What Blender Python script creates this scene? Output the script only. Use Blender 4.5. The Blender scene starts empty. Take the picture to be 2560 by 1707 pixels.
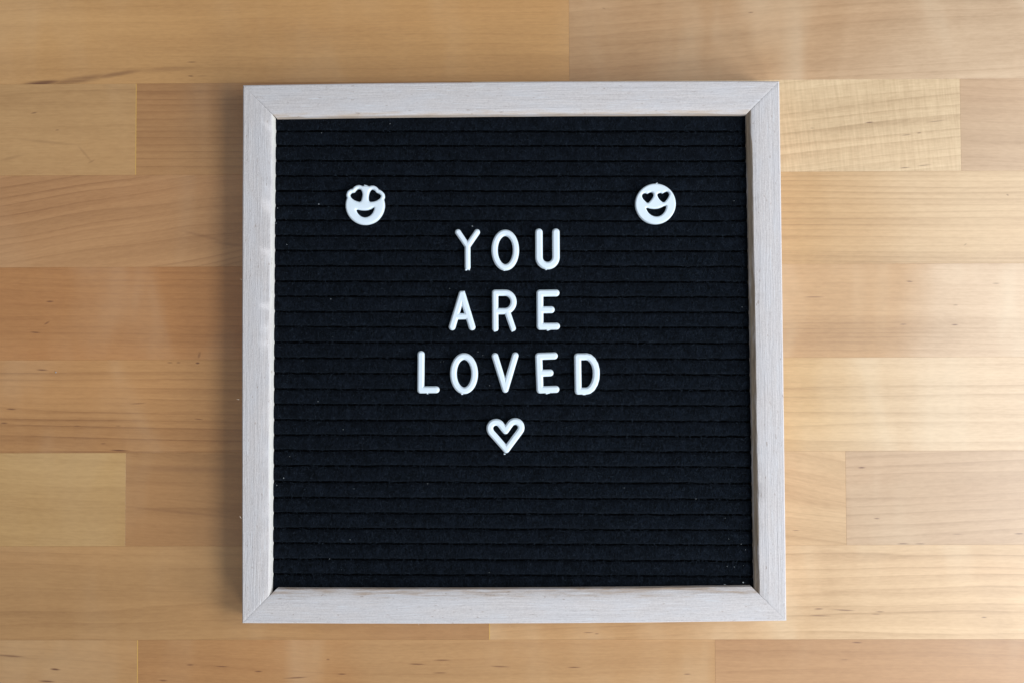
import bpy, math, random
import numpy as np
from mathutils import Vector, Matrix, Euler

SC = bpy.context.scene
COL = SC.collection
MM = 0.001

# ------------------------------------------------------------------ camera
IW, IH, F = 2560.0, 1707.0, 2915.0
CAM_LOC = Vector((0.00622, -0.01315, 0.56598))
CAM_EUL = Euler((0.03163, 0.01141, -0.00571), 'XYZ')
cam = bpy.data.cameras.new('camera')
cam.lens = 36.0 * F / IW
cam.sensor_width = 36.0
cam.clip_start = 0.01
cam.clip_end = 50
camo = bpy.data.objects.new('camera', cam)
camo.location = CAM_LOC
camo.rotation_euler = CAM_EUL
COL.objects.link(camo)
SC.camera = camo
ROT = CAM_EUL.to_matrix()


def at(px, py, z):
    """place (m) at height z seen at photo pixel px, py"""
    d = ROT @ Vector(((px - IW / 2) / F, -(py - IH / 2) / F, -1.0))
    t = (z - CAM_LOC.z) / d.z
    return CAM_LOC + d * t


# ------------------------------------------------------------------ world, lights, exposure
w = bpy.data.worlds.new('World')
SC.world = w
w.use_nodes = True
bg = w.node_tree.nodes['Background']
bg.inputs[0].default_value = (0.80, 0.90, 1.0, 1)
bg.inputs[1].default_value = 0.38
SC.view_settings.view_transform = 'Standard'
SC.view_settings.look = 'None'
SC.view_settings.exposure = 0
SC.view_settings.gamma = 1


def area(name, loc, target, sx, sy, power, color):
    l = bpy.data.lights.new(name, 'AREA')
    l.shape = 'RECTANGLE'
    l.size, l.size_y = sx, sy
    l.energy = power
    l.color = color
    o = bpy.data.objects.new(name, l)
    o.location = loc
    o.rotation_euler = (Vector(target) - Vector(loc)).to_track_quat('-Z', 'Y').to_euler()
    COL.objects.link(o)
    return o


# the panes of one window beyond the right-hand and near side of the table
DAY = (0.86, 0.94, 1.0)
area('window_pane', (0.86, -0.08, 1.00), (0, 0, 0), 0.80, 0.42, 9.6, DAY)
area('window_pane', (1.12, -0.48, 0.52), (0, 0, 0), 0.42, 0.44, 9.0, DAY)
area('window_pane', (0.52, -1.02, 0.46), (0, 0, 0), 0.34, 0.36, 5.4, DAY)

# ------------------------------------------------------------------ helpers
rnd = random.Random(7)


def link(name, verts, faces, mats, parent=None, smooth=False, loc=None, face_mat=None):
    me = bpy.data.meshes.new(name)
    me.from_pydata([tuple(v) for v in verts], [], faces)
    for m in (mats if isinstance(mats, (list, tuple)) else [mats]):
        me.materials.append(m)
    if face_mat is not None:
        me.polygons.foreach_set('material_index', face_mat)
    if smooth:
        me.polygons.foreach_set('use_smooth', [True] * len(me.polygons))
    me.update()
    o = bpy.data.objects.new(name, me)
    COL.objects.link(o)
    if parent is not None:
        o.parent = parent
    if loc is not None:
        o.location = loc
    return o


def empty(name, loc, label, cat, group=None):
    o = bpy.data.objects.new(name, None)
    o.empty_display_size = 0.02
    o.location = loc
    COL.objects.link(o)
    o['label'] = label
    o['category'] = cat
    if group:
        o['group'] = group
    return o


def s2l(c):
    return tuple(((x / 255) / 12.92 if x / 255 <= 0.04045 else ((x / 255 + 0.055) / 1.055) ** 2.4) for x in c)


class NT:
    def __init__(s, name):
        s.m = bpy.data.materials.new(name)
        s.m.use_nodes = True
        s.t = s.m.node_tree
        s.bsdf = s.t.nodes['Principled BSDF']

    def n(s, typ, **kw):
        nd = s.t.nodes.new(typ)
        for k, v in kw.items():
            setattr(nd, k, v)
        return nd

    def l(s, a, b):
        s.t.links.new(a, b)

    def put(s, sock, v):
        if isinstance(v, bpy.types.NodeSocket):
            s.l(v, sock)
        else:
            sock.default_value = v

    def math(s, op, a, b=0.0, c=0.0, clamp=False):
        nd = s.n('ShaderNodeMath', operation=op, use_clamp=clamp)
        s.put(nd.inputs[0], a)
        s.put(nd.inputs[1], b)
        s.put(nd.inputs[2], c)
        return nd.outputs[0]

    def noise(s, vec, scale=1.0, detail=2.0, rough=0.5, dist=0.0):
        nd = s.n('ShaderNodeTexNoise')
        s.l(vec, nd.inputs['Vector'])
        nd.inputs['Scale'].default_value = scale
        nd.inputs['Detail'].default_value = detail
        nd.inputs['Roughness'].default_value = rough
        nd.inputs['Distortion'].default_value = dist
        return nd.outputs['Fac']

    def mapping(s, vec, loc=(0, 0, 0), rot=(0, 0, 0), scale=(1, 1, 1)):
        nd = s.n('ShaderNodeMapping')
        s.l(vec, nd.inputs['Vector'])
        nd.inputs['Location'].default_value = loc
        nd.inputs['Rotation'].default_value = rot
        nd.inputs['Scale'].default_value = scale
        return nd.outputs[0]

    def maprange(s, v, a, b, c=0.0, d=1.0, smooth=True):
        nd = s.n('ShaderNodeMapRange', interpolation_type='SMOOTHSTEP' if smooth else 'LINEAR')
        s.l(v, nd.inputs[0])
        for i, x in enumerate((a, b, c, d)):
            nd.inputs[1 + i].default_value = x
        return nd.outputs[0]

    def mix(s, fac, a, b, blend='MIX'):
        nd = s.n('ShaderNodeMix', data_type='RGBA', blend_type=blend)
        s.put(nd.inputs[0], fac)
        for i, v in ((6, a), (7, b)):
            if isinstance(v, bpy.types.NodeSocket):
                s.l(v, nd.inputs[i])
            else:
                nd.inputs[i].default_value = (*v[:3], 1)
        return nd.outputs[2]

    def comb(s, x, y, z):
        nd = s.n('ShaderNodeCombineXYZ')
        s.put(nd.inputs[0], x)
        s.put(nd.inputs[1], y)
        s.put(nd.inputs[2], z)
        return nd.outputs[0]

    def sep(s, v):
        nd = s.n('ShaderNodeSeparateXYZ')
        s.l(v, nd.inputs[0])
        return nd.outputs

    def bump(s, h, strength, dist, prev=None):
        nd = s.n('ShaderNodeBump')
        nd.inputs['Strength'].default_value = strength
        nd.inputs['Distance'].default_value = dist
        s.l(h, nd.inputs['Height'])
        if prev is not None:
            s.l(prev, nd.inputs['Normal'])
        return nd.outputs[0]


# ------------------------------------------------------------------ birch stave material
def birch(seed, base, ring=0.5, pitch=3.5, tilt=0.0, warp=1.0, blotch=0.5, curl=0.0, pink=0.0, flecks=(), to=None):
    r = random.Random(seed)
    N = NT('birch_%d' % seed)
    tc = N.n('ShaderNodeTexCoord').outputs['Object']
    p = N.mapping(tc, loc=(r.uniform(-9, 9), r.uniform(-9, 9), seed * 1.7), rot=(0, 0, -math.radians(tilt)))
    x, y, z = N.sep(p)
    lo = N.noise(N.mapping(p, scale=(5, 14, 1)), 1.0, 2.0, 0.5)
    yw = N.math('ADD', y, N.math('MULTIPLY', N.math('SUBTRACT', lo, 0.5), 0.012 * warp))
    # growth rings: evenly pitched late-wood lines, sharp on one side
    wob2 = N.noise(N.comb(N.math('MULTIPLY', x, 2.5), N.math('MULTIPLY', yw, 70.0), z), 1.0, 2.0, 0.5)
    ph = N.math('FRACT', N.math('ADD', N.math('MULTIPLY', yw, 1000.0 / pitch), N.math('MULTIPLY', wob2, 3.2)))
    line = N.math('MULTIPLY', N.math('POWER', ph, 3.6), N.maprange(ph, .93, 1.0, 1, 0))
    lamp = N.noise(N.mapping(p, loc=(4, 2, 0), scale=(7, 55, 1)), 1.0, 1.0, 0.5)
    line = N.math('MULTIPLY', line, N.maprange(lamp, 0.35, 0.65, 0.40, 1))
    rv = N.comb(N.math('MULTIPLY', x, 2.2), N.math('MULTIPLY', yw, 160.0), z)
    rings = N.maprange(N.noise(rv, 1.0, 2.5, 0.55), 0.36, 0.66, 0, 1)
    # fine fibre and pores
    fib = N.noise(N.comb(N.math('MULTIPLY', x, 45.0), N.math('MULTIPLY', yw, 1700.0), z), 1.0, 3.0, 0.6)
    por = N.noise(N.comb(N.math('MULTIPLY', x, 240.0), N.math('MULTIPLY', yw, 1000.0), z), 1.0, 2.0, 0.6)
    pores = N.maprange(por, 0.35, 0.70, -.5, 1, False)
    # figure and painted-in window sheen: soft blotches running across the grain
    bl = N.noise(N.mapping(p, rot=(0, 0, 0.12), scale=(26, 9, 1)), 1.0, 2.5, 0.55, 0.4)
    cu = N.noise(N.mapping(p, rot=(0, 0, 0.05), scale=(800, 60, 1)), 1.0, 2.0, 0.6)
    big = N.noise(N.mapping(p, scale=(4.5, 38, 1)), 1.0, 2.5, 0.55, 0.6)
    b = s2l(base)
    v = N.math('MULTIPLY_ADD', N.math('SUBTRACT', rings, 0.5), -0.13 * ring, 1.03)
    v = N.math('MULTIPLY_ADD', line, -0.34 * ring, v)
    v = N.math('MULTIPLY_ADD', N.math('SUBTRACT', fib, 0.5), 0.24, v)
    v = N.math('MULTIPLY_ADD', pores, -0.065, v)
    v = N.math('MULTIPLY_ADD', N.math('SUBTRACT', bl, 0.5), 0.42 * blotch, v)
    v = N.math('MULTIPLY_ADD', N.math('SUBTRACT', cu, 0.5), 0.50 * curl, v)
    v = N.math('MULTIPLY_ADD', N.math('SUBTRACT', big, 0.5), 0.46, v)
    # darker wood is also redder
    lum = N.math('MULTIPLY', v, 1.0)
    colr = N.n('ShaderNodeCombineColor')
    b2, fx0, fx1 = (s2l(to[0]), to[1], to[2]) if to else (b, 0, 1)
    # heartwood drift along the stave, and window sheen painted paler towards the right
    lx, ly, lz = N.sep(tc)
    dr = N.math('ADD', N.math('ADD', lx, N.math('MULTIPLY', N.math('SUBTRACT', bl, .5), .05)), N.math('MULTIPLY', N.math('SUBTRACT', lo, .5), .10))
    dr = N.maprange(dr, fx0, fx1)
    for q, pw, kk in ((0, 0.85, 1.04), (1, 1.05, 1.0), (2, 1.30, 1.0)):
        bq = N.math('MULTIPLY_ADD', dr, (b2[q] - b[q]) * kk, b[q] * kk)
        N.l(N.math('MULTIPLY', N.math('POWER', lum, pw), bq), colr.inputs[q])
    c = colr.outputs[0]
    rosy = N.maprange(N.noise(N.mapping(p, loc=(1, 5, 2), scale=(6, 40, 1)), 1.0, 2.0), 0.45, 0.75, 0.0, 0.16 + pink)
    c = N.mix(rosy, c, (1.04, 0.90, 0.82), 'MULTIPLY')
    pale = N.math('MULTIPLY', N.maprange(bl, .45, .80), .36 * blotch)  # whitish sheen patches painted into the wood colour
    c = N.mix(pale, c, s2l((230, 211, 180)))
    # mineral flecks that lie where the stave has them
    acc = None
    for (fx, fy, fl, fw, fa, fs) in flecks:
        q = N.n('ShaderNodeMapping', vector_type='TEXTURE')
        N.l(tc, q.inputs['Vector'])
        q.inputs['Location'].default_value = (fx, fy, 0)
        q.inputs['Rotation'].default_value = (0, 0, fa)
        q.inputs['Scale'].default_value = (fl, fw, 10)
        ln2 = N.n('ShaderNodeVectorMath', operation='LENGTH')
        N.l(q.outputs[0], ln2.inputs[0])
        m = N.maprange(ln2.outputs['Value'], 0.15, 1.0, fs, 0.0)
        acc = m if acc is None else N.math('MAXIMUM', acc, m)
    if acc is not None:
        acc = N.math('MULTIPLY', acc, N.maprange(fib, 0.3, 0.6, 0.6, 1.0))
        c = N.mix(acc, c, s2l((104, 56, 28)))
    N.l(c, N.bsdf.inputs['Base Color'])
    rg = N.math('MULTIPLY_ADD', N.math('SUBTRACT', bl, 0.5), 0.18, 0.40)
    N.l(rg, N.bsdf.inputs['Roughness'])
    N.bsdf.inputs['Specular IOR Level'].default_value = 0.5
    N.bsdf.inputs['Coat Weight'].default_value = 0.8
    N.bsdf.inputs['Coat Roughness'].default_value = 0.38
    N.l(N.bump(fib, 0.35, 0.00006, N.bump(bl, 0.25, 0.0006)), N.bsdf.inputs['Normal'])
    return N.m


# ------------------------------------------------------------------ the table
TH = -0.0025                     # the staves run a hair off the board's own axes
PITCH = 0.04511
Y0 = 0.13192                     # joint above the second row in view
CT, ST = math.cos(TH), math.sin(TH)


def tframe(px, py):
    """photo pixel on the table -> along / across the staves (m)"""
    q = at(px, py, 0)
    return q.x * CT + q.y * ST, -q.x * ST + q.y * CT


def tx(px, row):
    return tframe(px, {1: 100, 2: 320, 3: 550, 4: 780, 5: 1010, 6: 1245, 7: 1480, 8: 1660}[row])[0]


table = empty('table', (0, 0, 0), 'birch butcher block tabletop of glued staves under the letter board', 'table')
table.rotation_euler = (0, 0, TH)

# per row: joints in photo pixels (None: hidden under the board or out of view) and one look per stave
# look = base colour, keywords ; flecks given as photo pixels (x, y, half length, half width, angle deg, strength)
ROWS = {
    1: dict(j=[1422.6], s=[
        dict(base=(200, 149, 90), ring=.35, tilt=.6, blotch=.25, pitch=6, warp=.8),
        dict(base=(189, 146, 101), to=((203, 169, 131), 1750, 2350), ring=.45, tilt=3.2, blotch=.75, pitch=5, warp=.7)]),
    2: dict(j=[339.8, 1180, 2401.5], s=[
        dict(base=(193, 147, 93), ring=.4, tilt=-.5, blotch=.35, pitch=6, warp=1.2),
        dict(base=(179, 129, 78), ring=.8, tilt=.3, blotch=.3, pitch=3.4, warp=.5),
        dict(base=(214, 182, 138), ring=.8, tilt=5.5, blotch=.3, pitch=5, warp=.4, curl=.8),
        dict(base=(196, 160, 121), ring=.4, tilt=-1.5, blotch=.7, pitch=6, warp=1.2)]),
    3: dict(j=[1190], s=[
        dict(base=(190, 139, 89), ring=.85, tilt=9.0, blotch=.25, pitch=5.2, warp=2.2),
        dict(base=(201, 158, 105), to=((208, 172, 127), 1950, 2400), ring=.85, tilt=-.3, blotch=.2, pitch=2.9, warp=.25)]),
    4: dict(j=[1420], s=[
        dict(base=(186, 128, 73), ring=.7, tilt=-.8, blotch=.45, pitch=3.6, warp=.6),
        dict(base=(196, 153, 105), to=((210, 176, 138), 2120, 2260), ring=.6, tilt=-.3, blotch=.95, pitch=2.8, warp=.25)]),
    5: dict(j=[1020], s=[
        dict(base=(189, 136, 81), ring=1.25, tilt=-.4, blotch=.4, pitch=5.2, warp=.9),
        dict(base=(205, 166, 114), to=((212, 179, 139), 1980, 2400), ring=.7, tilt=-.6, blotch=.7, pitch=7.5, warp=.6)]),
    6: dict(j=[313.6, 1350, 2115], s=[
        dict(base=(193, 150, 92), ring=.3, tilt=-1.5, blotch=.2, pitch=6, warp=1.3),
        dict(base=(177, 128, 77), ring=.6, tilt=-2, blotch=.3, pitch=8, warp=1.6),
        dict(base=(205, 167, 121), ring=.8, tilt=-9, blotch=.5, pitch=7, warp=4),
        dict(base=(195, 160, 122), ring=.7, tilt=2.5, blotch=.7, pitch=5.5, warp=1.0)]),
    7: dict(j=[1223.6], s=[
        dict(base=(181, 135, 83), to=((178, 132, 84), 700, 1100), ring=.45, tilt=-.5, blotch=.2, pitch=8, warp=1.0),
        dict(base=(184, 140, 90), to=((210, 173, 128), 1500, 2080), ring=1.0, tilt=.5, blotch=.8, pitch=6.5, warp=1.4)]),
    8: dict(j=[343.5, 1788], s=[
        dict(base=(183, 136, 83), ring=.5, tilt=-3, blotch=.3, pitch=7, warp=1.2),
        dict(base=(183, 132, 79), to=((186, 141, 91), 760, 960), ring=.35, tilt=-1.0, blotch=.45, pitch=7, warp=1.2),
        dict(base=(184, 138, 92), ring=.4, tilt=-.5, blotch=.35, pitch=8, warp=.8)]),
}
FLECKS = {  # row -> list
    1: [(106, 208, 56, 6, 4, 1.0), (190, 202, 100, 9, 9, .6), (290, 187, 75, 6, 9, .55), (420, 174, 80, 6, 4, .25), (477, 191, 8, 1.6, -3, .85),
        (479, 156, 14, 1.4, 0, .7), (505, 191, 16, 1.2, 0, .4), (1877, 32, 8, 1.6, 5, .6), (1510, 22, 5, 1.6, -20, .35)],
    2: [(85, 283, 9, 1.6, 8, .7), (143, 326, 6, 1.6, 5, .6), (120, 356, 90, 3.5, -6, .22), (212, 385, 34, 3, -50, .22), (228, 405, 12, 2.4, 30, .3), (30, 395, 40, 4, 14, .2), (2174, 307, 12, 1.7, 5, .9), (2030, 321, 6, 1.2, 0, .5),
        (2340, 304, 24, 1.2, 6, .6), (2266, 338, 14, 1.4, 6, .6), (2298, 333, 6, 1.4, 6, .7), (2262, 420, 16, 1.4, 4, .7), (2310, 414, 20, 1.2, 5, .7)],
    3: [(505, 590, 60, 4, -14, .25), (580, 612, 50, 4, -8, .25), (2519, 488, 4, 2.0, -30, .6), (2413, 612, 5, 1.6, 35, .5)],
    4: [(125, 754, 11, 2.0, 0, .8), (117, 808, 9, 2.2, 30, .6), (88, 831, 14, 1.8, -4, .7), (498, 887, 4, 8, -15, .5), (2274, 704, 9, 2.0, -5, .9),
        (2034, 743, 26, 1.4, 0, .8), (2490, 709, 10, 1.4, 0, .6), (2389, 763, 7, 1.4, 0, .6), (2387, 812, 9, 1.7, 0, .8), (2258, 811, 10, 1.4, 0, .7),
        (250, 904, 22, 2.2, -2, .9)],
    5: [(105, 924, 16, 1.8, -2, .8), (425, 906, 8, 1.6, 0, .6), (446, 906, 6, 1.6, 0, .6), (494, 907, 6, 2.2, 0, .9),
        (28, 1022, 14, 2, -3, .8), (10, 1057, 10, 2, 0, .7), (193, 1064, 10, 1.6, 0, .6), (296, 1064, 8, 1.6, 0, .5), (345, 1008, 22, 1.6, 3, .5),
        (496, 1047, 12, 1.6, -4, .6), (258, 1108, 8, 1.8, 0, .6), (298, 1125, 26, 1.8, -2, .9)],
    6: [(2154, 1168, 10, 2, 0, .8), (2192, 1295, 8, 1.8, -3, .8), (1990, 1325, 10, 1.4, -2, .5), (2258, 1358, 16, 1.4, 0, .8), (2300, 1358, 14, 1.4, 0, .8),
        (2393, 1334, 14, 1.2, 0, .7), (2548, 1333, 14, 1.6, 0, .8), (470, 1172, 170, 9, -2, .28), (440, 1278, 150, 4, -6, .25), (500, 1390, 90, 4, -3, .22)],
    7: [(2047, 1521, 13, 1.8, 0, .9), (2110, 1524, 30, 1.7, -3, .8), (2050, 1538, 28, 1.5, -2, .7), (2200, 1528, 12, 1.4, 0, .7), (2190, 1534, 12, 1.4, 0, .6),
        (2460, 1542, 8, 1.6, 0, .7), (1471, 1580, 14, 1.6, 0, .6), (1492, 1583, 6, 1.6, 0, .6)],
    8: [(20, 1638, 46, 2.4, -4, .75), (138, 1672, 14, 2.6, -5, .9), (117, 1702, 22, 2.2, -3, .9), (475, 1661, 10, 2, 0, .7), (555, 1665, 18, 1.5, -2, .7),
        (408, 1700, 12, 2, -3, .8), (646, 1677, 11, 1.8, 0, .8), (740, 1693, 34, 2, 3, .7), (855, 1684, 12, 1.8, 0, .7), (820, 1647, 5, 2, 0, .6),
        (1105, 1649, 22, 1.8, 0, .8), (1042, 1659, 22, 1.8, -2, .9), (1100, 1681, 20, 1.6, 0, .7), (1250, 1665, 26, 1.8, -2, .7), (1435, 1667, 18, 1.6, 0, .7),
        (1718, 1684, 10, 1.6, 0, .7), (2143, 1605, 14, 1.7, -3, .8), (2112, 1648, 12, 1.3, 0, .4)],
}


def stave(x0, x1, y0, y1, mat, dz):
    """one stave: a 30 mm thick stick with eased top edges, origin at its centre"""
    cx, cy = (x0 + x1) / 2, (y0 + y1) / 2
    g, e, hx, hy = 0.000012, 0.00005, (x1 - x0) / 2, (y1 - y0) / 2
    hx -= g
    hy -= g
    V, Fc = [], []
    for zz, k in ((-0.030, 0), (-e, 0), (0, e)):
        for sx, sy in ((-1, -1), (1, -1), (1, 1), (-1, 1)):
            V.append((sx * (hx - k), sy * (hy - k), zz))
    for a in (0, 4):
        for i in range(4):
            j = (i + 1) % 4
            Fc.append((a + i, a + j, a + 4 + j, a + 4 + i))
    Fc += [(8, 9, 10, 11), (3, 2, 1, 0)]
    return link('stave', V, Fc, mat, table, loc=(cx, cy, dz))


XL, XR = -0.62, 0.62
seed = 10
glue = NT('glue_resin')
glue.bsdf.inputs['Base Color'].default_value = (*s2l((218, 172, 92)), 1)
glue.bsdf.inputs['Roughness'].default_value = 0.45
extra = [dict(base=(203, 160, 112), ring=.6, tilt=.4, blotch=.4, pitch=5, warp=1),
         dict(base=(196, 150, 98), ring=.8, tilt=-.5, blotch=.4, pitch=4, warp=.8),
         dict(base=(214, 176, 126), ring=.5, tilt=.8, blotch=.4, pitch=6, warp=1)]
for row in range(-4, 14):
    ya = Y0 - (row - 2) * PITCH     # upper joint of this row
    yb = ya - PITCH
    if row in ROWS:
        js = [tx(p, row) for p in ROWS[row]['j']]
        looks = list(ROWS[row]['s'])
    else:
        r = random.Random(row * 3 + 50)
        js = [r.uniform(-.5, -.1), r.uniform(.1, .5)]
        looks = [extra[(row + k) % 3] for k in range(3)]
    # staves beyond the picture's sides
    rr = random.Random(row + 99)
    js = [-.33 - rr.uniform(.02, .16)] + js + [.33 + rr.uniform(.02, .16)] if row in ROWS else js
    if row in ROWS:
        looks = [extra[(row + 1) % 3]] + looks + [extra[row % 3]]
    xs = [XL] + js + [XR]
    for k, lk in enumerate(looks):
        seed += 1
        x0, x1 = xs[k], xs[k + 1]
        cx, cy = (x0 + x1) / 2, (ya + yb) / 2
        fl = []
        for (fx, fy, hl, hw, an, st) in FLECKS.get(row, []):
            a, b = tframe(fx, fy)
            if x0 < a < x1:
                sc = CAM_LOC.z / F
                fl.append((a - cx, b - cy, hl * sc * 1.25, hw * sc * 1.5, math.radians(an) - TH, st))
        lk = dict(lk)
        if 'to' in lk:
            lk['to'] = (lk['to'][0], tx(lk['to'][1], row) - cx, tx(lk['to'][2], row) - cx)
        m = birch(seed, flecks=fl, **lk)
        stave(x0, x1, yb, ya, m, rnd.uniform(-0.00003, 0.00001))
    if row in (2, 7, 8):
        p = {2: 339.8, 7: 1223.6, 8: 343.5}[row]
        gx = tx(p, row)
        V = [(sx * .00017, sy * (PITCH / 2 - .0001), zz) for zz in (-.004, .00004) for sx, sy in ((-1, -1), (1, -1), (1, 1), (-1, 1))]
        link('glue_line', V, [(4, 5, 6, 7), (0, 1, 5, 4), (1, 2, 6, 5), (2, 3, 7, 6), (3, 0, 4, 7)], glue.m, table,
             loc=(gx, (ya + yb) / 2, 0))

# ------------------------------------------------------------------ frame wood
HF = 0.017
ZF = 0.0125       # top of the felt


def rail_mat(name, axis, seed, edge_tone):
    N = NT(name)
    tc = N.n('ShaderNodeTexCoord').outputs['Object']
    rot = 0 if axis == 'x' else math.pi / 2
    p = N.mapping(tc, loc=(seed, seed * .37, 0), rot=(0, 0, rot))
    lo = N.noise(N.mapping(p, scale=(9, 30, 10)), 1.0, 2.0)
    x, y, z = N.sep(p)
    yw = N.math('ADD', y, N.math('MULTIPLY', N.math('SUBTRACT', lo, .5), .006))
    g1 = N.noise(N.comb(N.math('MULTIPLY', x, 22), N.math('MULTIPLY', yw, 900), N.math('MULTIPLY', z, 500)), 1.0, 3.0, .6)
    g2 = N.noise(N.comb(N.math('MULTIPLY', x, 160), N.math('MULTIPLY', yw, 2600), N.math('MULTIPLY', z, 900)), 1.0, 2.0, .6)
    fz = N.noise(p, 1500, 3.0, .7)
    cl = N.noise(N.mapping(p, scale=(45, 150, 100)), 1.0, 3.0, .6)
    # sanding scratches running diagonally across the grain
    sc = N.noise(N.mapping(p, rot=(0, 0, 0.9), scale=(90, 2600, 10)), 1.0, 1.0, .5)
    scr = N.maprange(sc, .64, .74, 0, 1)
    wear_shade = N.n('ShaderNodeAttribute', attribute_name='wear_shade').outputs['Fac']
    base = N.mix(N.maprange(N.math('MULTIPLY_ADD', fz, .7, N.math('MULTIPLY', g1, .3)), .22, .78), s2l((197, 187, 184)), s2l((221, 211, 208)))
    base = N.mix(N.maprange(cl, .35, .7, 0, .4), base, s2l((210, 206, 209)))
    base = N.mix(N.math('MULTIPLY', N.maprange(g2, .58, .74), .22), base, s2l((142, 130, 124)))
    base = N.mix(N.math('MULTIPLY', scr, .35), base, s2l((235, 238, 243)))
    # bare wood where the wash wore off, with lit and shaded bevels painted in
    wn = N.noise(N.mapping(p, loc=(3, 3, 3), scale=(60, 700, 300)), 1.0, 4.0, .65)
    wk = N.math('ADD', wear_shade, N.math('MULTIPLY', N.math('SUBTRACT', wn, .5), 1.5))
    base = N.mix(N.maprange(wk, .35, .95, 0, .85), base, s2l(edge_tone))
    sp = N.noise(N.mapping(p, loc=(7, 1, 3), scale=(260, 900, 700)), 1.0, 2.0, .6)
    base = N.mix(N.maprange(sp, .66, .74, 0, .5), base, s2l((140, 112, 92)))
    N.l(base, N.bsdf.inputs['Base Color'])
    N.bsdf.inputs['Roughness'].default_value = .78
    N.bsdf.inputs['Specular IOR Level'].default_value = .25
    h = N.math('ADD', g1, N.math('MULTIPLY', g2, .5))
    h = N.math('ADD', h, N.math('MULTIPLY', fz, .5))
    N.l(N.bump(h, 1.0, .00025), N.bsdf.inputs['Normal'])
    return N.m


board = empty('letter_board', (0, 0, 0),
              'square letter board with whitewashed wooden frame and grooved black felt', 'letter board')
# outer corners of the frame (top edge), a real board is never quite square
C = {k: at(*v, HF) for k, v in dict(tl=(607, 213.3), tr=(1949, 203), br=(1966.5, 1551), bl=(605, 1557)).items()}


def smooth_noise(n, seed, step):
    r = np.random.RandomState(seed)
    k = max(4, int(n / step) + 3)
    a = r.randn(k)
    xs = np.linspace(0, k - 1.001, n)
    i = xs.astype(int)
    f = xs - i
    f = f * f * (3 - 2 * f)
    return a[i] * (1 - f) + a[i + 1] * f


def rail(A, B, prof, mat, seed, kind='s', label=None, bow=0.0, taper=(0, 0)):
    """A->B outer top edge, inside lies to the right of A->B; prof = [(u inward, z, wear, wobble)] in mm"""
    A, B = A.copy(), B.copy()
    A.z = B.z = 0
    L = (B - A).length
    d = (B - A) / L
    n = Vector((d.y, -d.x, 0))
    S = 260
    P = len(prof)
    V, wear_shade = [], []
    nz = [smooth_noise(S + 1, seed * 10 + k, 3 + 5 * (k % 3)) for k in range(P)]
    low = smooth_noise(S + 1, seed * 77, 40)
    for i in range(S + 1):
        t = (0, .0012)[i] if i < 2 else (1 - (0, .0012)[S - i] if i > S - 2 else i / S)
        dip = .05 if i in (0, S) else 0
        for k, (u, z, wr, wob) in enumerate(prof):
            uu = u + wob * (0.6 * nz[k][i] + 0.8 * low[i])
            uu += (taper[0] * (1 - t) + taper[1] * t) * min(1, u / 10)
            s0, s1 = uu * MM, L - uu * MM
            s = s0 + (s1 - s0) * t
            tt = s / L
            q = A + d * s + n * (uu * MM - bow * MM * 4 * tt * (1 - tt))
            V.append((q.x, q.y, (z - (dip if z > 10 else 0)) * MM))
            wear_shade.append(wr)
    Fc = []
    for i in range(S):
        for k in range(P):
            k2 = (k + 1) % P
            a, b = i * P + k, i * P + k2
            Fc.append((a, a + P, b + P, b))
    Fc.append(tuple(range(P)))
    Fc.append(tuple(S * P + k for k in reversed(range(P))))
    o = link('frame_rail', V, Fc, mat, board, smooth=True)
    at_ = o.data.attributes.new('wear_shade', 'FLOAT', 'POINT')
    at_.data.foreach_set('value', wear_shade)
    sharp = {1, 2, 3, P - 4, P - 3} if kind == 'rough' else {1, 2, 3, P - 4}
    ev = np.zeros(len(o.data.edges) * 2, int)
    o.data.edges.foreach_get('vertices', ev)
    ev = ev.reshape(-1, 2)
    fl_ = [bool((a % P == b % P and a % P in sharp) or (a // P == b // P and a // P in (0, S))) for a, b in ev]
    o.data.attributes.new('sharp_edge', 'BOOLEAN', 'EDGE').data.foreach_set('value', fl_)
    if label:
        o['label'] = label
    return o


def profile(flat, roll, drop, wall, kind):
    """(u, z, wear, wobble) from the outer foot round to the inner foot"""
    z = HF * 1000
    p = [(0.25, 0, .1, 0), (0.0, z - .9, .05, 0), (0.04, z - .55, .05, .02), (0.60, z, .15, .02), (2.0, z + .03, 0, 0), (flat * .6, z + .05, 0, 0),
         (flat, z, .15, .12)]
    for f in (.25, .5, .75, 1.0):
        p.append((flat + roll * f, z - drop * f ** 1.7, .30 + .36 * f + (.35 if kind == 'rough' else 0), .14 if f < 1 else .10))  # worn wash, plus the shading band of the inner roll as colour
    if kind == 'rough':
        p.append((wall - .35, z - drop - .7, .9, .16))
    p.append((wall, z - drop - 1.3, .75, .03))
    p.append((wall, 6.0, .9, 0))
    p.append((wall, 0.0, .9, 0))
    return p


mt = rail_mat('washed_wood_top', 'x', 1.3, (196, 172, 150))
mb = rail_mat('washed_wood_near', 'x', 4.1, (176, 148, 124))
ml = rail_mat('washed_wood_left', 'y', 2.2, (226, 220, 210))  # near-white edge tone: light on this inner bevel is painted in
mr = rail_mat('washed_wood_right', 'y', 7.7, (140, 116, 88))  # brown bare edge, darkened for the shade on this bevel
rail(C['tl'], C['tr'], profile(12.6, 2.9, .8, 15.75, 's'), mt, 1, bow=.65)
rail(C['tr'], C['br'], profile(13.1, 1.3, 1.2, 15.5, 'rough'), mr, 2, 'rough', bow=.12, taper=(0, -1.1), label='frame rail with a rough splintered inner edge')
rail(C['br'], C['bl'], profile(10.6, 5.2, 1.3, 16.15, 's'), mb, 3, bow=.72)
rail(C['bl'], C['tl'], profile(13.3, .7, .5, 14.8, 's'), ml, 4, bow=.22, taper=(-1.3, 0))

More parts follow.
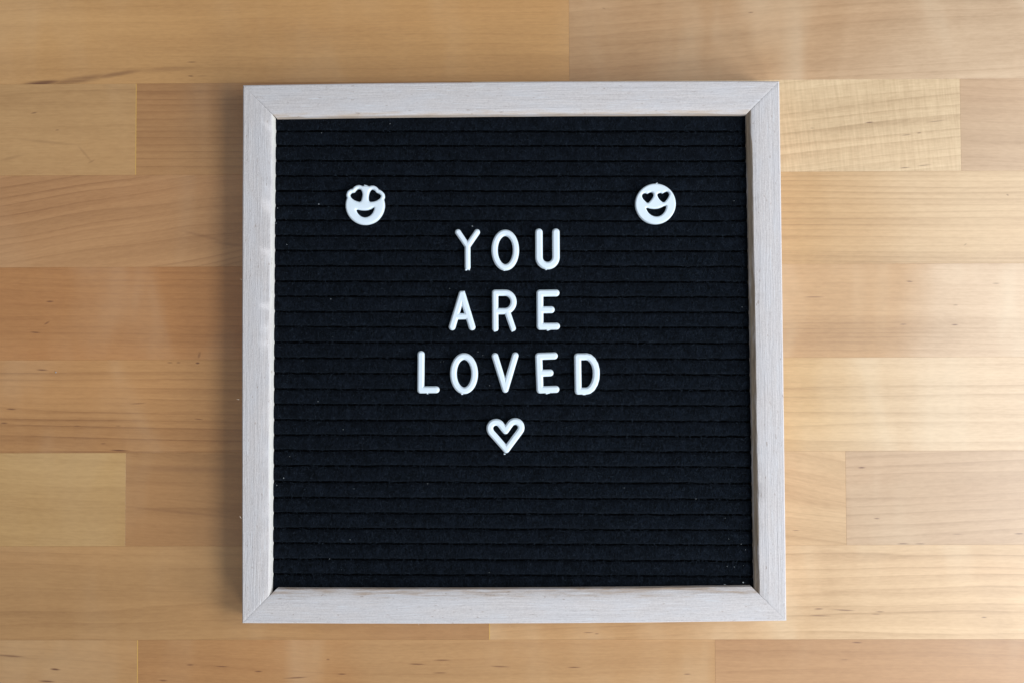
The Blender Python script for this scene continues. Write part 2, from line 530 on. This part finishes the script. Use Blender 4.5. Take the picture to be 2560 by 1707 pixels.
# splinters standing off the outer edges
sm = NT('bare_splinter')
sm.bsdf.inputs['Base Color'].default_value = (*s2l((225, 205, 185)), 1)
sm.bsdf.inputs['Roughness'].default_value = .7
for px, py, dx, dy in ((598, 998, -1.4, .3), (1046, 1559, .5, -1.0), (603, 1295, -.7, 1.4), (1274, 1563, .2, -.4), (604, 700, -.4, .5)):
    q = at(px, py, HF - .0006)
    a = Vector((dx, dy, 0)) * MM
    nn = Vector((-dy, dx, 0)).normalized() * .00010
    V = [q - nn, q + nn, q + a * .6 + nn + Vector((0, 0, .0003)), q + a, q + Vector((0, 0, .0002))]
    link('splinter', V, [(0, 1, 2), (0, 2, 3), (0, 4, 3), (4, 1, 2, 3)], sm.m, board)

# ------------------------------------------------------------------ felt
fm = NT('black_felt')
tc = fm.n('ShaderNodeTexCoord').outputs['Object']
f1 = fm.noise(fm.mapping(tc, scale=(900, 420, 600)), 1.0, 4.0, .7, 1.2)
f2 = fm.noise(tc, 160, 3.0, .6, .5)
f3 = fm.noise(fm.mapping(tc, rot=(0, 0, .4), scale=(2300, 700, 900)), 1.0, 2.0, .6, 1.5)
k = fm.math('ADD', fm.math('MULTIPLY', f1, .55), fm.math('MULTIPLY', f3, .45))
k = fm.math('MULTIPLY', fm.maprange(k, .36, .68), fm.maprange(f2, .3, .7, .45, 1.0))
fc = fm.mix(k, (.0008, .0012, .0019), (.0095, .0136, .0218))
fm.l(fc, fm.bsdf.inputs['Base Color'])
fm.bsdf.inputs['Roughness'].default_value = .95
fm.bsdf.inputs['Specular IOR Level'].default_value = .06
fm.bsdf.inputs['Sheen Weight'].default_value = .03
fm.bsdf.inputs['Sheen Roughness'].default_value = .5
fm.bsdf.inputs['Sheen Tint'].default_value = (.55, .75, 1, 1)
fm.l(fm.bump(fm.math('ADD', f1, fm.math('MULTIPLY', f3, .6)), .9, .0005), fm.bsdf.inputs['Normal'])

bk = NT('black_backing')
bk.bsdf.inputs['Base Color'].default_value = (.0015, .0018, .0024, 1)
bk.bsdf.inputs['Roughness'].default_value = 1
bk.bsdf.inputs['Specular IOR Level'].default_value = .0
x0, x1, yt, yb = -.1165, .1165, .1148, -.1145
V = [(x, y, z) for z in (.008, ZF - .0013) for x, y in ((x0, yb), (x1, yb), (x1, yt), (x0, yt))]
link('backing_board', V, [(3, 2, 1, 0), (4, 5, 6, 7), (0, 1, 5, 4), (1, 2, 6, 5), (2, 3, 7, 6), (3, 0, 4, 7)], bk.m, board)

GROOVES_L = [329, 365.2, 402.7, 440.7, 478.2, 515, 551.8, 590, 627, 665.5, 703.6, 741.3, 779.6, 817, 855.8, 895, 933, 972, 1010.8, 1049.5, 1087,
             1125.5, 1163.5, 1204, 1243.5, 1282, 1320, 1357.3, 1397, 1435]
NG = len(GROOVES_L)
gl = [at(780, v, ZF - .0008).y for v in GROOVES_L]
drift_top = at(1790, 329.6, ZF - .0008).y - gl[0]
drift_bot = at(1790, 1440, ZF - .0008).y - gl[-1]
xa, xb = at(780, 900, ZF).x, at(1790, 900, ZF).x


def groove_y(i, x):
    g = gl[i]
    d = drift_top + (drift_bot - drift_top) * i / (NG - 1)
    return g + d * (x - xa) / (xb - xa)


STN = 220
XS = np.linspace(-.1155, .1155, STN + 1)
wob = [smooth_noise(STN + 1, 500 + i, 9) * .00006 + smooth_noise(STN + 1, 900 + i, 2) * .00005 for i in range(NG)]
for i in range(NG + 1):
    V = []
    e1 = smooth_noise(STN + 1, 1500 + i, 5) * .00005
    e2 = smooth_noise(STN + 1, 1700 + i, 3) * .00006
    hz = smooth_noise(STN + 1, 1900 + i, 14) * .00007
    prof = [(0, -.0022), (.015, -.0010), (.06, -.00046), (.16, -.00018), (.36, 0), (.62, .00004), (.82, -.00008), (.94, -.00042), (.985, -.0010), (1, -.0022)]
    P = len(prof)
    for j, x in enumerate(XS):
        top = groove_y(i - 1, x) + wob[i - 1][j] if i > 0 else .1140
        bot = groove_y(i, x) + wob[i][j] if i < NG else -.1140
        top -= .00043 + e1[j]
        bot += .00049 + e2[j]
        for f, z in prof:
            V.append((x, top + (bot - top) * f, ZF + z + hz[j] * (1 if 0 < f < 1 else 0)))
    Fc = [(j * P + q, (j + 1) * P + q, (j + 1) * P + q + 1, j * P + q + 1) for j in range(STN) for q in range(P - 1)]
    Fc = [tuple(reversed(f)) for f in Fc]
    link('felt_strip', V, Fc, fm.m, board, smooth=True)

# loose fibres standing off the felt
hm = NT('felt_fibre')
oi = hm.n('ShaderNodeTexCoord').outputs['Object']
hn = hm.noise(oi, 700, 1.0)
hm.l(hm.mix(hm.maprange(hn, .35, .7), (.008, .012, .018), (.036, .048, .068)), hm.bsdf.inputs['Base Color'])
hm.bsdf.inputs['Roughness'].default_value = .8
hm.bsdf.inputs['Specular IOR Level'].default_value = .15
R = np.random.RandomState(3)
NH = 42000
hv = np.zeros((NH, 8, 3))
hx = R.uniform(-.1125, .1125, NH)
hy = R.uniform(-.1110, .1110, NH)
edge = R.rand(NH) < .16
gi = R.randint(0, NG, NH)
gy = np.array([groove_y(g, x) for g, x in zip(gi, hx)])
hy = np.where(edge, gy + R.uniform(.0001, .0009, NH), hy)
ang = R.normal(-math.pi / 2, .9, NH) + np.where(edge, 0, R.choice([0, math.pi], NH))
ln = R.uniform(.0006, .0021, NH) * np.where(edge, .45, 1)
cv = R.uniform(-1.3, 1.3, NH)
wd = R.uniform(.000012, .000030, NH)
px_, py_ = hx.copy(), hy.copy()
for s in range(4):
    a = ang + cv * s / 3
    zz = ZF + .00003 + R.uniform(0, .00035, NH) * (1 if s else .2)
    hv[:, s * 2, 0], hv[:, s * 2, 1], hv[:, s * 2, 2] = px_ - np.sin(a) * wd, py_ + np.cos(a) * wd, zz
    hv[:, s * 2 + 1, 0], hv[:, s * 2 + 1, 1], hv[:, s * 2 + 1, 2] = px_ + np.sin(a) * wd, py_ - np.cos(a) * wd, zz
    px_ = px_ + np.cos(a) * ln / 3
    py_ = py_ + np.sin(a) * ln / 3
b = (np.arange(NH) * 8)[:, None, None]
fq = (b + np.array([[[0, 1, 3, 2], [2, 3, 5, 4], [4, 5, 7, 6]]])).reshape(-1, 4)
fz = link('felt_fuzz', hv.reshape(-1, 3).tolist(), fq.tolist(), hm.m, board)
fz['kind'] = 'stuff'

# white lint and dust on the felt
lm = NT('lint')
lm.bsdf.inputs['Base Color'].default_value = (.42, .44, .46, 1)
lm.bsdf.inputs['Roughness'].default_value = .8
known = [(1858, 1455, 2.2, 2.2, 0), (1812, 1460, 3.4, 1.0, 12), (1181, 566, 1.2, 2.4, 70), (1195, 879, .9, .9, 0), (804, 333, 1, 1, 0),
         (797, 511, 1.4, 1.6, 0), (694, 521, 1, 1, 0), (690, 559, 1, 1, 0), (717, 612, 1, 1.2, 0), (858, 1073, 1.2, 1, 0), (795, 1003, 1, 1, 0),
         (709, 1194, 1, 1.8, 0), (724, 1140, .9, .9, 0), (692, 1212, 1, 1, 0), (824, 1396, 1.3, .8, 0), (875, 1348, 1, 1, 0), (1740, 1246, 1.1, .9, 0),
         (1835, 503, 1.4, .8, -10), (1853, 1359, 1.2, .8, 0), (1864, 1373, .7, 1.3, 0), (1818, 1415, 1.2, 1.0, 0), (1836, 1416, 1.5, .6, 0), (1859, 1412, 1.2, .6, 20),
         (1224, 963, .9, .9, 0), (1207, 888, .7, .7, 0), (1102, 904, .6, .6, 0), (1109, 903, .6, .6, 0), (1855, 768, .9, 1.1, 0), (1223, 1430, .9, .9, 0),
         (827, 748, 1.2, 1, 0), (1124, 722, .9, .9, 0), (975, 310, 1.6, .7, 60), (1069, 1208, 0.9, .9, 0), (1813, 1294, 1, .8, 0), (1822, 1346, .9, .7, 0)]
rr = random.Random(5)
for _ in range(6):
    s = rr.choice((.35, .45, .6, .75))
    known.append((rr.uniform(700, 1860), rr.uniform(300, 1455), s * rr.uniform(.7, 1.6), s, rr.uniform(-90, 90)))
V, Fc = [], []
for (u, v, a_, b_, an) in known:
    q = at(u, v, ZF + .0002)
    n0 = len(V)
    for kk in range(6):
        t = kk * math.pi / 3
        xx, yy = a_ * .00016 * math.cos(t) * rr.uniform(.7, 1.2), b_ * .00016 * math.sin(t) * rr.uniform(.7, 1.2)
        an_ = math.radians(an)
        V.append((q.x + xx * math.cos(an_) - yy * math.sin(an_), q.y + xx * math.sin(an_) + yy * math.cos(an_), q.z))
    V.append((q.x, q.y, q.z + .00012))
    V.append((q.x, q.y, q.z - .00012))
    for kk in range(6):
        Fc.append((n0 + kk, n0 + (kk + 1) % 6, n0 + 6))
        Fc.append((n0 + (kk + 1) % 6, n0 + kk, n0 + 7))
o = link('lint', V, Fc, lm.m)
o['kind'] = 'stuff'
o['label'] = 'tiny white specks of lint scattered over the black felt'
o['category'] = 'lint'

# ------------------------------------------------------------------ plastic characters
pm = NT('white_plastic')
pm.bsdf.inputs['Base Color'].default_value = (.82, .885, .95, 1)
pm.bsdf.inputs['Roughness'].default_value = .38
pm.bsdf.inputs['Specular IOR Level'].default_value = .45
pm.bsdf.inputs['Subsurface Weight'].default_value = .08
pm.bsdf.inputs['Subsurface Radius'].default_value = (.0006, .0007, .0008)
pm.bsdf.inputs['Subsurface Scale'].default_value = 1.0
ptc = pm.n('ShaderNodeTexCoord').outputs['Object']
pm.l(pm.bump(pm.noise(ptc, 420, 2.0), .12, .0003), pm.bsdf.inputs['Normal'])


def seg(P, a, b, r):
    a, b = np.array(a), np.array(b)
    d = b - a
    t = np.clip(((P - a) @ d) / max((d @ d), 1e-9), 0, 1)
    return np.linalg.norm(P - (a + t[..., None] * d), axis=-1) - r


def poly_sdf(P, pts):
    pts = np.array(pts, float)
    d = np.full(P.shape[:-1], 1e9)
    s = np.ones(P.shape[:-1])
    n = len(pts)
    for i in range(n):
        a, b = pts[i], pts[i - 1]
        e = b - a
        wv = P - a
        t = np.clip((wv @ e) / (e @ e), 0, 1)
        q = wv - t[..., None] * e
        d = np.minimum(d, (q ** 2).sum(-1))
        c1 = P[..., 1] >= a[1]
        c2 = P[..., 1] < b[1]
        c3 = e[0] * wv[..., 1] > e[1] * wv[..., 0]
        flip = (c1 & c2 & c3) | (~c1 & ~c2 & ~c3)
        s = np.where(flip, -s, s)
    return s * np.sqrt(d)


def round_poly(pts, it=2):
    pts = np.array(pts, float)
    for _ in range(it):
        nx = np.roll(pts, -1, 0)
        pts = np.stack([pts * .75 + nx * .25, pts * .25 + nx * .75], 1).reshape(-1, 2)
    return pts


def chip(name, sdf, box, label, cat, group, H=2.4, wb=.85, hb=1.15, step=.13, tiltx=0.0, tilty=0.0, dome=0.0):
    """solid from an outline function given in photo pixels; box in pixels; thickness etc. in mm"""
    S = (CAM_LOC.z - ZF - .001) / F * 1000      # mm per pixel at the letters' height
    cx, cy = (box[0] + box[2]) / 2, (box[1] + box[3]) / 2
    hw, hh = (box[2] - box[0]) / 2 * S + .6, (box[3] - box[1]) / 2 * S + .6
    nx, ny = int(2 * hw / step) + 2, int(2 * hh / step) + 2
    gx = -hw + np.arange(nx) * step
    gy = -hh + np.arange(ny) * step
    X, Y = np.meshgrid(gx, gy, indexing='ij')

    def val(X, Y):
        P = np.stack([cx + X / S, cy - Y / S], -1)
        return sdf(P) * S
    G = val(X, Y)
    G = np.where(np.abs(G) < 1e-4, 1e-4, G)
    verts, vid, faces = [], {}, []

    def vert(key, x, y):
        if key not in vid:
            vid[key] = len(verts)
            verts.append((x, y))
        return vid[key]
    inside = G < 0
    edge_count = {}
    for i in range(nx - 1):
        for j in range(ny - 1):
            c = [(i, j), (i + 1, j), (i + 1, j + 1), (i, j + 1)]
            ins = [inside[q] for q in c]
            if not any(ins):
                continue
            poly = []
            for k in range(4):
                a, b = c[k], c[(k + 1) % 4]
                if inside[a]:
                    poly.append(vert(a, gx[a[0]], gy[a[1]]))
                if inside[a] != inside[b]:
                    key = (min(a, b), max(a, b))
                    a_, b_ = key
                    t = G[a_] / (G[a_] - G[b_])
                    poly.append(vert(key, gx[a_[0]] + t * (gx[b_[0]] - gx[a_[0]]), gy[a_[1]] + t * (gy[b_[1]] - gy[a_[1]])))
            if len(poly) >= 3:
                faces.append(tuple(poly))
                for q in range(len(poly)):
                    e = (poly[q], poly[(q + 1) % len(poly)])
                    edge_count[e] = 1
    n = len(verts)
    vx = np.array([v[0] for v in verts])
    vy = np.array([v[1] for v in verts])
    d = np.clip(-val(vx, vy), 0, None)
    u = np.clip(d / wb, 0, 1)
    z = H - hb * (1 - np.sin(np.pi / 2 * u))
    if dome:
        z = z - dome * np.clip(1 - d / 3.0, 0, 1) ** 2
    V = [(vx[k] * MM, vy[k] * MM, z[k] * MM) for k in range(n)]
    bound = [e for e in edge_count if (e[1], e[0]) not in edge_count]
    low = {}
    for e in bound:
        for k in e:
            if k not in low:
                low[k] = len(V)
                V.append((vx[k] * MM, vy[k] * MM, -.0004))
    Fc = list(faces)
    for a, b in bound:
        Fc.append((b, a, low[a], low[b]))
    q = at(cx, cy, ZF + .001)
    o = link(name, V, Fc, pm.m, smooth=True, loc=(q.x, q.y, ZF))
    o.rotation_euler = (tiltx, tilty, 0)
    o['label'] = label
    o['category'] = cat
    if group:
        o['group'] = group
    return o


def strokes(lst, cuts=(), nubs=(), sm_=0.0):
    def f(P):
        d = None
        for (pts, r) in lst:
            for a, b in zip(pts[:-1], pts[1:]):
                e = seg(P, a, b, r - .35)
                d = e if d is None else np.minimum(d, e)
        for (axis, sign, v) in cuts:       # flat ends
            d = np.maximum(d, sign * (P[..., axis] - v))
        for (x, y, r) in nubs:
            d = np.minimum(d, seg(P, (x - r, y), (x + r * .6, y + r * .2), r))
        return d
    return f


def frm(o, s):
    return lambda *pts: [(o[0] + x / s, o[1] + y / s) for x, y in pts]


def ell(cx, cy, rx, ry, a0=0, a1=360, n=48):
    return [(cx + rx * math.cos(math.radians(a0 + (a1 - a0) * k / n)), cy + ry * math.sin(math.radians(a0 + (a1 - a0) * k / n))) for k in range(n + 1)]


GRP = 'white plastic letters pressed into the letter board'
LT = dict(cat='letter', group=GRP)
a = frm((1120, 560), 7.84)
chip('plastic_letter', strokes([(a((196, 162), (382, 440)), 7.6), (a((572, 162), (382, 440)), 7.6), (a((382, 440), (382, 852)), 7.5)],
     cuts=[(1, 1, 560 + 905 / 7.84)], nubs=[(1120 + 350 / 7.84, 560 + 905 / 7.84, 1.3), (1120 + 415 / 7.84, 560 + 902 / 7.84, 1.1)]), (1136, 571, 1202, 680),
     'white letter Y, first letter of the word YOU', **LT)
chip('plastic_letter', strokes([(a(*ell(1122, 516, 210, 341)), 8.2)], nubs=[(1120 + 1100 / 7.84, 560 + 912 / 7.84, 1.3)]), (1227, 572, 1300, 680),
     'white letter O in the middle of the word YOU', **LT)
chip('plastic_letter', strokes([(a((1783, 164), *[(1949 - 167 * math.cos(t * math.pi / 24), 655 + 168 * math.sin(t * math.pi / 24)) for t in range(25)], (2117, 166)), 9.6)],
     nubs=[(1120 + 1920 / 7.84, 560 + 898 / 7.84, 1.1)]), (1335, 569, 1402, 678), 'white letter U, last letter of the word YOU', **LT)
a = frm((1110, 710), 7.587)
chip('plastic_letter', strokes([(a((343, 192), (152, 815)), 8.8), (a((343, 192), (530, 818)), 8.8), (a((220, 617), (465, 617)), 8.0)],
     cuts=[(1, -1, 710 + 134 / 7.587)], nubs=[(1110 + 385 / 7.587, 710 + 142 / 7.587, 1.0)]), (1118, 725, 1190, 828), 'white letter A, first letter of the word ARE', **LT)
chip('plastic_letter', strokes([(a((971, 845), (971, 168), (1150, 168), *[(1152 + 168 * math.sin(t * math.pi / 20), 344 - 176 * math.cos(t * math.pi / 20)) for t in range(21)], (971, 520)), 8.1),
     (a((1195, 520), (1304, 843)), 7.8)], cuts=[(1, 1, 710 + 897 / 7.587)],
     nubs=[(1110 + 960 / 7.587, 710 + 895 / 7.587, 1.2), (1110 + 1290 / 7.587, 710 + 897 / 7.587, 1.2)]), (1228, 722, 1294, 830), 'white letter R in the middle of the word ARE', **LT)
chip('plastic_letter', strokes([(a((2128, 174), (1820, 176), (1820, 806), (2133, 804)), 8.8), (a((1820, 493), (2034, 492)), 8.8)],
     nubs=[(1110 + 1965 / 7.587, 710 + 875 / 7.587, 1.6), (1110 + 1995 / 7.587, 710 + 865 / 7.587, 1.5)]), (1340, 722, 1401, 828), 'white letter E, last letter of the word ARE', **LT)
a = frm((1030, 860), 9.408)
chip('plastic_letter', strokes([(a((213, 236), (203, 1068), (563, 1066)), 8.9)], nubs=[(1030 + 362 / 9.408, 860 + 1160 / 9.408, .9)]), (1042, 875, 1100, 985),
     'white letter L, first letter of the word LOVED', **LT)
chip('plastic_letter', strokes([(a(*ell(1223, 686, 250, 402)), 8.6)], nubs=[(1030 + 1175 / 9.408, 860 + 1168 / 9.408, 1.4)]), (1123, 880, 1197, 987),
     'white letter O, second letter of the word LOVED', **LT)
chip('plastic_letter', strokes([([(1237.6, 889.6), (1262.8, 972.5), (1288.3, 888.4)], 8.5)], cuts=[(1, 1, 980.6)]), (1227, 878, 1299, 983),
     'white letter V in the middle of the word LOVED', **LT)
a = frm((1270, 860), 9.408)
chip('plastic_letter', strokes([(a((1090, 272), (724, 283), (750, 1068), (1122, 1056)), 9.1), (a((737, 678), (988, 670)), 8.9)],
     nubs=[(1270 + 905 / 9.408, 860 + 1152 / 9.408, 1.5), (1270 + 950 / 9.408, 860 + 1140 / 9.408, 1.6)]), (1336, 878, 1400, 986), 'white letter E, fourth letter of the word LOVED', **LT)
chip('plastic_letter', strokes([(a((1640, 292), (1850, 290), (1915, 308), (1985, 370), (2045, 475), (2073, 590), (2077, 690), (2068, 800), (2030, 925), (1965, 1030), (1895, 1083), (1840, 1095), (1648, 1097), (1640, 292)), 8.9)],
     nubs=[(1270 + 1770 / 9.408, 860 + 1176 / 9.408, 1.2), (1270 + 1805 / 9.408, 860 + 1178 / 9.408, 1.0)]), (1434, 880, 1501, 988), 'white letter D, last letter of the word LOVED', **LT)
a = frm((1190, 1020), 12.06)
hc = [(910, 1240), (450, 712)] + [(602 + 185 * math.cos(math.radians(t)), 600 + 185 * math.sin(math.radians(t))) for t in range(150, 326, 11)] + [(890, 672)] + \
     [(1180 + 183 * math.cos(math.radians(t)), 578 + 183 * math.sin(math.radians(t))) for t in range(215, 396, 11)] + [(910, 1240)]
chip('plastic_heart', strokes([(a(*hc), 8.6)], cuts=[(1, 1, 1020 + 1372 / 12.06)], nubs=[(1190 + 860 / 12.06, 1020 + 1370 / 12.06, 1.4)]), (1214, 1042, 1313, 1140),
     'white plastic heart outline below the word LOVED', 'heart', None)

FG = 'white plastic heart-eyed faces on the letter board'
a = frm((840, 440), 11.2)
lh = np.array(a(*round_poly([(400, 565), (425, 490), (520, 478), (560, 430), (600, 385), (665, 375), (715, 430), (738, 520), (725, 620), (690, 725), (600, 712), (480, 655)], 1)))
rh = np.array(a(*round_poly([(935, 510), (965, 425), (1020, 388), (1080, 415), (1125, 485), (1210, 518), (1262, 575), (1225, 640), (1130, 700), (1040, 722), (940, 725), (922, 620)], 1)))
mo = np.array(a(*round_poly([(575, 950), (700, 980), (820, 988), (940, 972), (1072, 898), (1062, 960), (1010, 1065), (925, 1135), (820, 1167), (715, 1140), (635, 1072), (588, 1000)], 1)))


def left_face(P):
    c = np.array(a((819, 832))[0])
    d = np.linalg.norm(P - c, axis=-1) - 550 / 11.2
    A, B, M = poly_sdf(P, lh), poly_sdf(P, rh), poly_sdf(P, mo)
    d = np.minimum(d, np.minimum(A - 10.5, B - 10.5))
    d = np.minimum(d, seg(P, (a((800, 262))[0]), (a((880, 285))[0]), 1.0))
    return np.maximum(d, np.maximum(np.maximum(1.2 - A, 1.2 - B), 1.2 - M))


a1 = a
b_ = frm((1560, 440), 11.2)
lh2 = np.array(b_(*round_poly([(510, 560), (545, 500), (610, 492), (660, 520), (715, 482), (785, 470), (822, 525), (805, 600), (735, 690), (665, 765), (595, 700), (535, 630)], 1)))
rh2 = np.array(b_(*round_poly([(940, 545), (970, 500), (1035, 490), (1080, 522), (1135, 480), (1205, 455), (1262, 505), (1245, 585), (1190, 670), (1110, 755), (1035, 700), (975, 630)], 1)))
mo2 = np.array(b_(*round_poly([(625, 895), (760, 935), (880, 945), (1000, 925), (1175, 845), (1165, 920), (1125, 1010), (1055, 1092), (965, 1135), (880, 1138), (780, 1108), (700, 1045), (648, 965)], 1)))


def right_face(P):
    c = np.array(b_((878, 794))[0])
    d = np.linalg.norm(P - c, axis=-1) - 567 / 11.2
    d = np.minimum(d, seg(P, (b_((905, 225))[0]), (b_((935, 212))[0]), 1.1))
    return np.maximum(d, np.maximum(np.maximum(1.2 - poly_sdf(P, lh2), 1.2 - poly_sdf(P, rh2)), 1.2 - poly_sdf(P, mo2)))


chip('smiley_token', left_face, (863, 462, 964, 564), 'white heart-eyed smiling face with bulging heart eyes, upper left of the felt', 'face token', FG,
     H=2.4, wb=.65, hb=.8, dome=.12)
chip('smiley_token', right_face, (1586, 458, 1690, 562), 'white round heart-eyed smiling face with eyes inside its disc, upper right of the felt', 'face token', FG,
     H=2.8, wb=.6, hb=.8, tilty=-.05, tiltx=.03)

# a crumb on the table
q = at(139.5, 930, .0002)
V = [(.0003 * math.cos(t), .00038 * math.sin(t), 0) for t in (0, 1.1, 2.0, 3.3, 4.4, 5.3)] + [(0, 0, .0003), (0, 0, -.0002)]
o = link('crumb', V, [(i, (i + 1) % 6, 6) for i in range(6)] + [((i + 1) % 6, i, 7) for i in range(6)], lm.m, loc=q)
o['label'] = 'tiny white crumb on the tabletop left of the letter board'
o['category'] = 'crumb'
